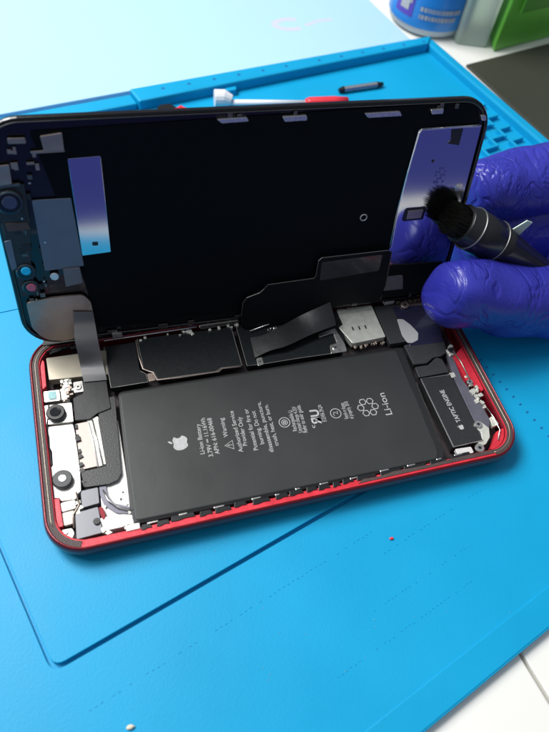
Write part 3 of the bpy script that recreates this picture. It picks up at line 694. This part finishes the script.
# battery
bm = bmesh.new(); prism(bm, roundpoly(BATTERY, 2.2), 1.6, 6.0)
bat = link('battery', bm, 'battery_edge', PH, bevel=.9)
bm = bmesh.new(); prism(bm, roundpoly(BATTERY_FACE, 1.6), 5.2, 6.3)
bf = link('battery_wrapper', bm, 'battery', bat, bevel=.5)
bm = bmesh.new(); ZP = 6.33
for s, a, b in LINES:
    a, b = Vector(a), Vector(b); d = (b-a); ln = d.length; d.normalize(); up = (-d.y, d.x)
    base = a-Vector(up)*.55*(1.6 if s == 'Li-ion' else 1)
    text_into(bm, s, base, up, ZP, length=ln, size=(3.3 if s == 'Li-ion' else 2.0), bold=.004)
d0 = (Vector(LINES[0][2])-Vector(LINES[0][1])).normalized(); u0 = Vector((-d0.y, d0.x))
def loc2(c, pts, k=1.): return [tuple(Vector(c)+d0*x*k+u0*y*k) for x, y in pts]
def apple(bm, c, k, z):
    half = [(0, 3.3), (.8, 3.75), (1.9, 3.75), (2.9, 3.1)]
    out = [(-.1, 2.15), (.9, 2.55), (1.9, 2.6), (2.8, 2.1), (3.15, 1.75), (2.55, 1.1), (2.3, .3), (2.5, -.6), (3.1, -1.25), (3.5, -1.5), (3.0, -2.6), (2.2, -3.5), (1.4, -3.75), (.6, -3.5), (0, -3.35), (-.7, -3.5), (-1.5, -3.75), (-2.4, -3.2), (-3.2, -1.9), (-3.5, -.4), (-3.4, 1.0), (-2.8, 2.0), (-1.9, 2.55), (-.9, 2.5)]
    flatpoly(bm, loc2(c, roundpoly(out, .4, 3), k), z)
    flatpoly(bm, loc2(c, [(0, 2.7), (.1, 3.5), (.6, 4.2), (1.4, 4.7), (1.35, 3.8), (.85, 3.05)], k), z)
apple(bm, LOGO, .72, ZP)
stroke(bm, loc2(TRI, [(-1.5, -1.0), (1.5, -1.0), (0, 1.6)]), .28, ZP, True)
stroke(bm, loc2(TRI, [(0, .8), (0, -.2)]), .28, ZP); stroke(bm, loc2(TRI, [(0, -.4), (0, -.7)]), .28, ZP)
for c in (RING1, RING2): stroke(bm, circle(c, 1.75), .24, ZP, True)
stroke(bm, circle(RING1, .95), .2, ZP, True); stroke(bm, circle(RING1, .4, 10), .3, ZP, True)
stroke(bm, loc2(RING2, [(-.8, .5), (-.2, .9), (.5, .5), (.3, -.1), (-.4, -.6), (.8, -.7)]), .2, ZP)
text_into(bm, 'ЯU', Vector(UL)-d0*2.2-u0*1.3, tuple(u0), ZP, size=4.0, bold=.03)
for k in range(6):   # recycling mark of six rounded links round a centre
    a = math.radians(60*k+30); cc = (2.5*math.cos(a), 2.5*math.sin(a))
    stroke(bm, loc2(RECYC, [(cc[0]+1.15*math.cos(t), cc[1]+1.15*math.sin(t)) for t in [math.radians(60*j+a*57.3) for j in range(6)]]), .3, ZP, True)
link('battery_print', bm, 'print', bf)
# haptic motor writing
bm = bmesh.new(); a, b = Vector(HAPTIC_TEXT[0]), Vector(HAPTIC_TEXT[1]); d = (b-a); ln = d.length; d.normalize(); up = (-d.y, d.x)
text_into(bm, 'TAPTIC ENGINE', a-Vector(up)*.8, up, 6.33, length=ln, size=2.3, bold=.015)
apple(bm, HAPTIC_LOGO, .26, 6.33)
link('motor_print', bm, 'print', pmap['haptic_motor'])

# fine clutter: solder joints, contacts and little components
def clutter(name, m, n, x0, x1, y0, y1, z, smin, smax, slope=0):
    for i in range(n):
        bm = bmesh.new()
        x = random.uniform(x0, x1); y = random.uniform(y0, y1)+slope*(x-x0); a, b = random.uniform(smin, smax), random.uniform(smin, smax)
        t = random.uniform(0, .5); pts = [(x+a*math.cos(t+q_), y+b*math.sin(t+q_)) for q_ in (.78, 2.36, 3.93, 5.5)]
        prism(bm, pts, z-1, z+random.uniform(-.3, .3)); link(name, bm, m, PH, bevel=.06)
clutter('gold_contact', 'tan_metal', 14, 107.66, 120.31, 51.32, 52.38, 6.0, 0.3, 0.9)
clutter('solder_joint', 'silver_foil', 10, 141.26, 143.4, 40.59, 45.5, 6.6, 0.4, 1.1)
clutter('solder_joint', 'silver_foil', 16, 142.69, 146.06, 21.45, 32.17, 6.4, 0.4, 1.2)
clutter('solder_joint', 'silver_foil', 10, 144.1, 144.93, 9.89, 21.99, 6.2, 0.3, 0.9)
clutter('solder_joint', 'silver_foil', 14, 9.2, 13.06, 53.94, 58.64, 5.8, 0.4, 1.2)
clutter('small_component', 'champagne', 14, 1.28, 2.44, 18.75, 38.32, 5.4, 0.4, 1.2)
clutter('small_component', 'silver_foil', 12, 8.72, 10.7, 12.42, 19.84, 5.4, 0.4, 1.1)
clutter('small_component', 'lens_black', 14, 5.93, 16.97, 70.46, 71.6, 6.0, 0.5, 1.6)
clutter('small_component', 'lens_black', 14, 12.21, 12.29, 20.19, 41.44, 5.7, 0.4, 1.1)
clutter('screw_head', 'steel', 6, 15.43, 24.22, 11.93, 19.12, 5.0, 0.3, 0.6)
clutter('small_component', 'tan_metal', 10, 9.08, 12.76, 50.68, 56.84, 6.2, 0.3, 0.8)
clutter('capacitor', 'dark_metal', 22, 112.01, 131.08, 71.32, 71.69, 6.0, 0.5, 1.8)
clutter('capacitor', 'lens_black', 12, 76.22, 106.48, 66.03, 66.63, 6.0, 0.8, 2.5)
clutter('capacitor', 'silver_foil', 16, 24.71, 71.22, 68.02, 69.73, 7.0, 0.3, 1.0)
clutter('small_component', 'steel', 14, 74.0, 105.74, 64.79, 65.02, 7.0, 0.3, 1.0)
clutter('small_component', 'tan_metal', 12, 130.59, 147.66, 67.8, 68.08, 6.6, 0.3, 1.2)
clutter('solder_joint', 'silver_foil', 12, 15.46, 24.19, 4.22, 9.98, 5.6, 0.4, 1.2)


for pts in CABLES:
    bm = bmesh.new(); tube(bm, pts[1:], pts[0][0], 6); link('antenna_cable', bm, pts[0][1], PH, smooth=True)
# ribbon and flexes
bm = bmesh.new(); strip(bm, RIBBON, .15, 5); crisp(link('sensor_ribbon', bm, 'ribbon', PH, smooth=True))
bm = bmesh.new(); strip(bm, TAPE, .2, 5); crisp(link('display_ribbon', bm, 'tape_cloth', PH, smooth=True))

# ------------------------------------------------------------------ the raised screen
Ou, Uu, Vv, Nn = (Vector(q_) for q_ in (((0.631541,70.959136,9.884091), (0.999579,-0.022182,-0.018698), (0.023504,0.241376,0.970147), (-0.017007,-0.970178,0.241796))))
DFm = Matrix.Identity(4)
for i in range(3): DFm[i][0] = Uu[i]; DFm[i][1] = Vv[i]; DFm[i][2] = Nn[i]; DFm[i][3] = Ou[i]
DL, DW = 149., 74.
def dring(ins, z): return [(x, y, z) for x, y in rrect(ins, DL-ins, ins, DW-ins, max(1., 10.5-ins*.9), 10)]
bm = bmesh.new()
loft(bm, [dring(1.2, -2.4), dring(.3, -2.1), dring(0, -1.4), dring(0, -.4), dring(.25, 0), dring(.9, .15), dring(1.3, 0), dring(1.5, -.5)], True, True)
disp = link('screen_frame', bm, 'frame_black', PH, DFm, smooth=False, bevel=0)
bm = bmesh.new(); tube(bm, [dring(1.25, .12)[i % 44] for i in range(45)], .13, 6); link('frame_edge', bm, 'dark_metal', disp, DFm, smooth=True)
dm_ = {'P': disp}
for name, pa, m, zt, th, poly in PARTS_DISPLAY:
    if pa == 'slot': pa = 'midframe_plate'
    par = disp if pa == 'P' else disp
    bm = bmesh.new(); prism(bm, roundpoly(poly, 1.2 if name in ('backlight_plate', 'earpiece_plate') else .35, 4), zt-th, zt)
    o = link(name, bm, m, disp, DFm, bevel=.08)
for name, pa, m, zt, h, c, r in CYL_DISPLAY:
    bm = bmesh.new(); cyl(bm, c, r, zt-h, zt); o = link(name, bm, m, disp, DFm)
    if m == 'lens_ring':
        bm = bmesh.new(); lathe(bm, c, [(r*.8, zt), (r*.8, zt+.1), (r*.7, zt+.12)], 28); link('lens_seat', bm, 'frame_black', disp, DFm)
bm = bmesh.new(); tube(bm, [(*p, .25) for p in circle(RINGMARK, 1.1, 24)+[circle(RINGMARK, 1.1, 24)[0]]], .2, 6); link('screw_ring', bm, 'print', disp, DFm)
# small square code block and dot on the plate are left as plain tinted marks
bm = bmesh.new(); cyl(bm, (131.99, 54.68), .55, .45, .66, 12); link('plate_hole', bm, 'lens_black', disp, DFm)
bm = bmesh.new()
for i_ in range(5):
    for j_ in range(4):
        if (i_*7+j_*5) % 3 != 1:
            x_ = 133.79+j_*1.0; y_ = 46.91+i_*1.15
            prism(bm, [(x_, y_), (x_+.8, y_), (x_+.8, y_+.9), (x_, y_+.9)], .55, .63)
link('etched_mark', bm, 'emblem_ink', disp, DFm)
wire('edge_rail', RAIL, .75, .28, 'bright_edge', disp, DFm)
bm = bmesh.new(); prism(bm, roundpoly(FLEX_OUTLINE, .8), 2.1, 2.35); link('screen_flex', bm, 'flex_black', disp, DFm)
wire('flex_seam', FLEX_OUTLINE[1:15], 2.38, .18, 'dark_metal', disp, DFm)
bm = bmesh.new(); prism(bm, roundpoly(FLEX_WINDOW, .8), 2.3, 2.6); link('flex_window', bm, 'flex_window', disp, DFm)

def bits(name, m, n, x0, x1, y0, y1, z, smin, smax):
    for i in range(n):
        bm = bmesh.new()
        x = random.uniform(x0, x1); y = random.uniform(y0, y1); a, b = random.uniform(smin, smax), random.uniform(smin, smax)
        prism(bm, [(x-a, y-b), (x+a, y-b), (x+a, y+b), (x-a, y+b)], .1, z+random.uniform(-.15, .2)); link(name, bm, m, disp, DFm, bevel=.05)
bits('contact_pad', 'tan_metal', 8, 6, 14, 60, 66, .5, .3, 1.0)
bits('contact_pad', 'dark_metal', 16, 4, 12, 14, 60, .5, .3, .9)
bits('contact_pad', 'black_tape', 10, 4, 11, 20, 58, .5, .5, 1.3)
bits('solder_joint', 'steel', 8, 5, 12, 12, 62, .6, .15, .35)
bits('contact_pad', 'dark_metal', 18, 26, 140, 1.6, 2.6, .5, .3, 1.8)
bits('contact_pad', 'dark_metal', 6, 26, 140, 71.4, 72.0, .5, .3, .9)
# dust and lint
bm = bmesh.new()
def lint(n, x0, x1, y0, y1, z):
    for i in range(n):
        x, y = random.uniform(x0, x1), random.uniform(y0, y1); t = random.uniform(0, 3.14); a = random.uniform(.08, .28); b = random.uniform(.05, .10)
        d_ = Vector((math.cos(t), math.sin(t))); e_ = Vector((-d_.y, d_.x)); c = Vector((x, y))
        prism(bm, [tuple(c-d_*a-e_*b), tuple(c+d_*a-e_*b), tuple(c+d_*a+e_*b), tuple(c-d_*a+e_*b)], z, z+.1)
lint(6, 10, 66, -6, -1.6, .01); lint(8, -30, 10, -60, -32, -.88); lint(5, 40, 90, -42, -34, -.88); lint(10, 20, 150, -48, -20, -.88); lint(8, 155, 200, -30, 40, -.88)

tag(link('dust', bm, 'lint'), kind='stuff', label='fine pale dust and lint scattered over mat and battery')

# ------------------------------------------------------------------ gloved hand
def gloved_hand():
    r = empty('person', (240, 70, -.8), 'hand in a purple nitrile glove reaching in from the right and gripping a black brush', 'person')
    V, E, Rd = [], [], []
    def chain(start, pts):
        prev = start
        for x, y, z, rad in pts:
            V.append((x, y, z)); Rd.append(rad); E.append((prev, len(V)-1)); prev = len(V)-1
        return prev
    V.append((268, 76, 20)); Rd.append(27)
    chain(0, [(298, 62, 40, 30), (340, 30, 66, 32), (420, -25, 110, 40)])                  # wrist, forearm: out of view, enlarged and raised to shade the mat's right
    chain(0, [(245, 60, 8, 18), (215, 53, 8, 16.5), (189, 53, 12, 15), (168, 53, 17, 14.2), (152, 53.5, 23, 13.2), (140, 54, 27, 12.3), (134, 54, 29, 9.3)])
    chain(0, [(235, 92, 33, 15), (215, 92, 36, 14.2), (193, 92, 36.5, 13.8), (168, 91, 36, 13), (158, 90, 36, 11.5)])
    chain(0, [(240, 90, 20, 17), (215, 90, 18, 17.5), (195, 90, 16, 17), (178, 89, 14, 16.5), (166, 88, 13, 15), (160, 87, 13, 12)])
    chain(0, [(246, 92, 4, 12), (222, 96, 6, 10), (202, 92, 9, 9.0), (186, 86, 10, 8.2)])
    chain(0, [(250, 66, 2, 11), (228, 66, 6, 9.5), (210, 72, 9, 8.4), (196, 78, 11, 7.6)])
    me = bpy.data.meshes.new('hand')
    org = Vector((240, 70, -.8))
    me.from_pydata([tuple((Vector(v)-org)*S) for v in V], E, []); me.update()
    ob = bpy.data.objects.new('gloved_hand', me); COL.objects.link(ob); place(ob, r, Matrix.Translation(org*S))
    sk = ob.modifiers.new('skin', 'SKIN'); 
    for i, sv in enumerate(me.skin_vertices[0].data): sv.radius = (Rd[i]*S, Rd[i]*S); sv.use_root = (i == 0)
    sk.use_smooth_shade = True; sk.branch_smoothing = .4
    su = ob.modifiers.new('sub', 'SUBSURF'); su.levels = su.render_levels = 4
    tex = bpy.data.textures.new('folds', 'CLOUDS'); tex.noise_scale = .016; tex.noise_depth = 1
    dp = ob.modifiers.new('folds', 'DISPLACE'); dp.texture = tex; dp.strength = .0034; dp.mid_level = .5
    dg = bpy.context.evaluated_depsgraph_get(); m2 = bpy.data.meshes.new_from_object(ob.evaluated_get(dg))
    ob.modifiers.clear(); ob.data = m2; m2.materials.clear(); m2.materials.append(MATS['nitrile'])
    for p in m2.polygons: p.use_smooth = True
    return r
gloved_hand()

# brush held in the glove
br = empty('cleaning_brush', (141, 60, 30), 'black round brush with silver bands held between the gloved fingers', 'brush')
A = Vector(BRUSH_A); B = Vector(BRUSH_B); ax = (B-A).normalized()
BR = ax.to_track_quat('Z', 'Y').to_matrix().to_4x4(); BR.translation = A
bm = bmesh.new(); lathe(bm, (0, 0), [(6.4, -4.5), (6.7, -4.2), (6.8, -.3), (7.4, .2), (7.5, 6), (7.4, 11.5), (7.0, 12.2)], 48); fe = link('ferrule', bm, 'tool_black', br, BR, smooth=True, origin=(0, 0, 0))
for zz in (.1, 11.2):
    bm = bmesh.new(); lathe(bm, (0, 0), [(7.42, zz-.1), (7.62, zz), (7.62, zz+.25), (7.42, zz+.35)], 48); link('metal_band', bm, 'band', fe, BR, smooth=True, origin=(0, 0, 0))
bm = bmesh.new(); lathe(bm, (0, 0), [(7.0, 12.2), (6.6, 16), (5.0, 26), (3.4, 40), (3.0, 48)], 40); link('handle', bm, 'tool_black', br, BR, smooth=True, origin=(0, 0, 0))
bm = bmesh.new(); lathe(bm, (0, 0), [(3.0, 48), (3.1, 49), (3.1, 56), (2, 60)], 24); link('handle_tip', bm, 'tool_red', br, BR, smooth=True, origin=(0, 0, 0))
bm = bmesh.new()
for i in range(1500):
    a = random.uniform(0, 6.283); rr_ = 5.6*math.sqrt(random.random()); x, y = rr_*math.cos(a), rr_*math.sin(a)
    sp_ = 1.02+random.uniform(-.06, .08); ln = random.uniform(4.0, 6.2)
    tube(bm, [(x, y, -4.2), (x*1.03, y*1.03, -4.2-ln*.5), (x*sp_, y*sp_, -4.2-ln)], [.10, .09, .05], 3)
link('bristles', bm, 'bristle', br, BR, origin=(0, 0, 0))
bm = bmesh.new(); vs_ = [Vector(q_) for q_ in CHIP]; nn_ = (vs_[1]-vs_[0]).cross(vs_[2]-vs_[0]).normalized()*.4
t_ = [bm.verts.new(q_) for q_ in vs_]; b_ = [bm.verts.new(q_-nn_) for q_ in vs_]
bm.faces.new(t_); bm.faces.new(b_[::-1])
for i in range(4): bm.faces.new((t_[i], t_[(i+1) % 4], b_[(i+1) % 4], b_[i]))
link('pale_chip', bm, 'chip_white', br)  # small flat pale piece beside the brush
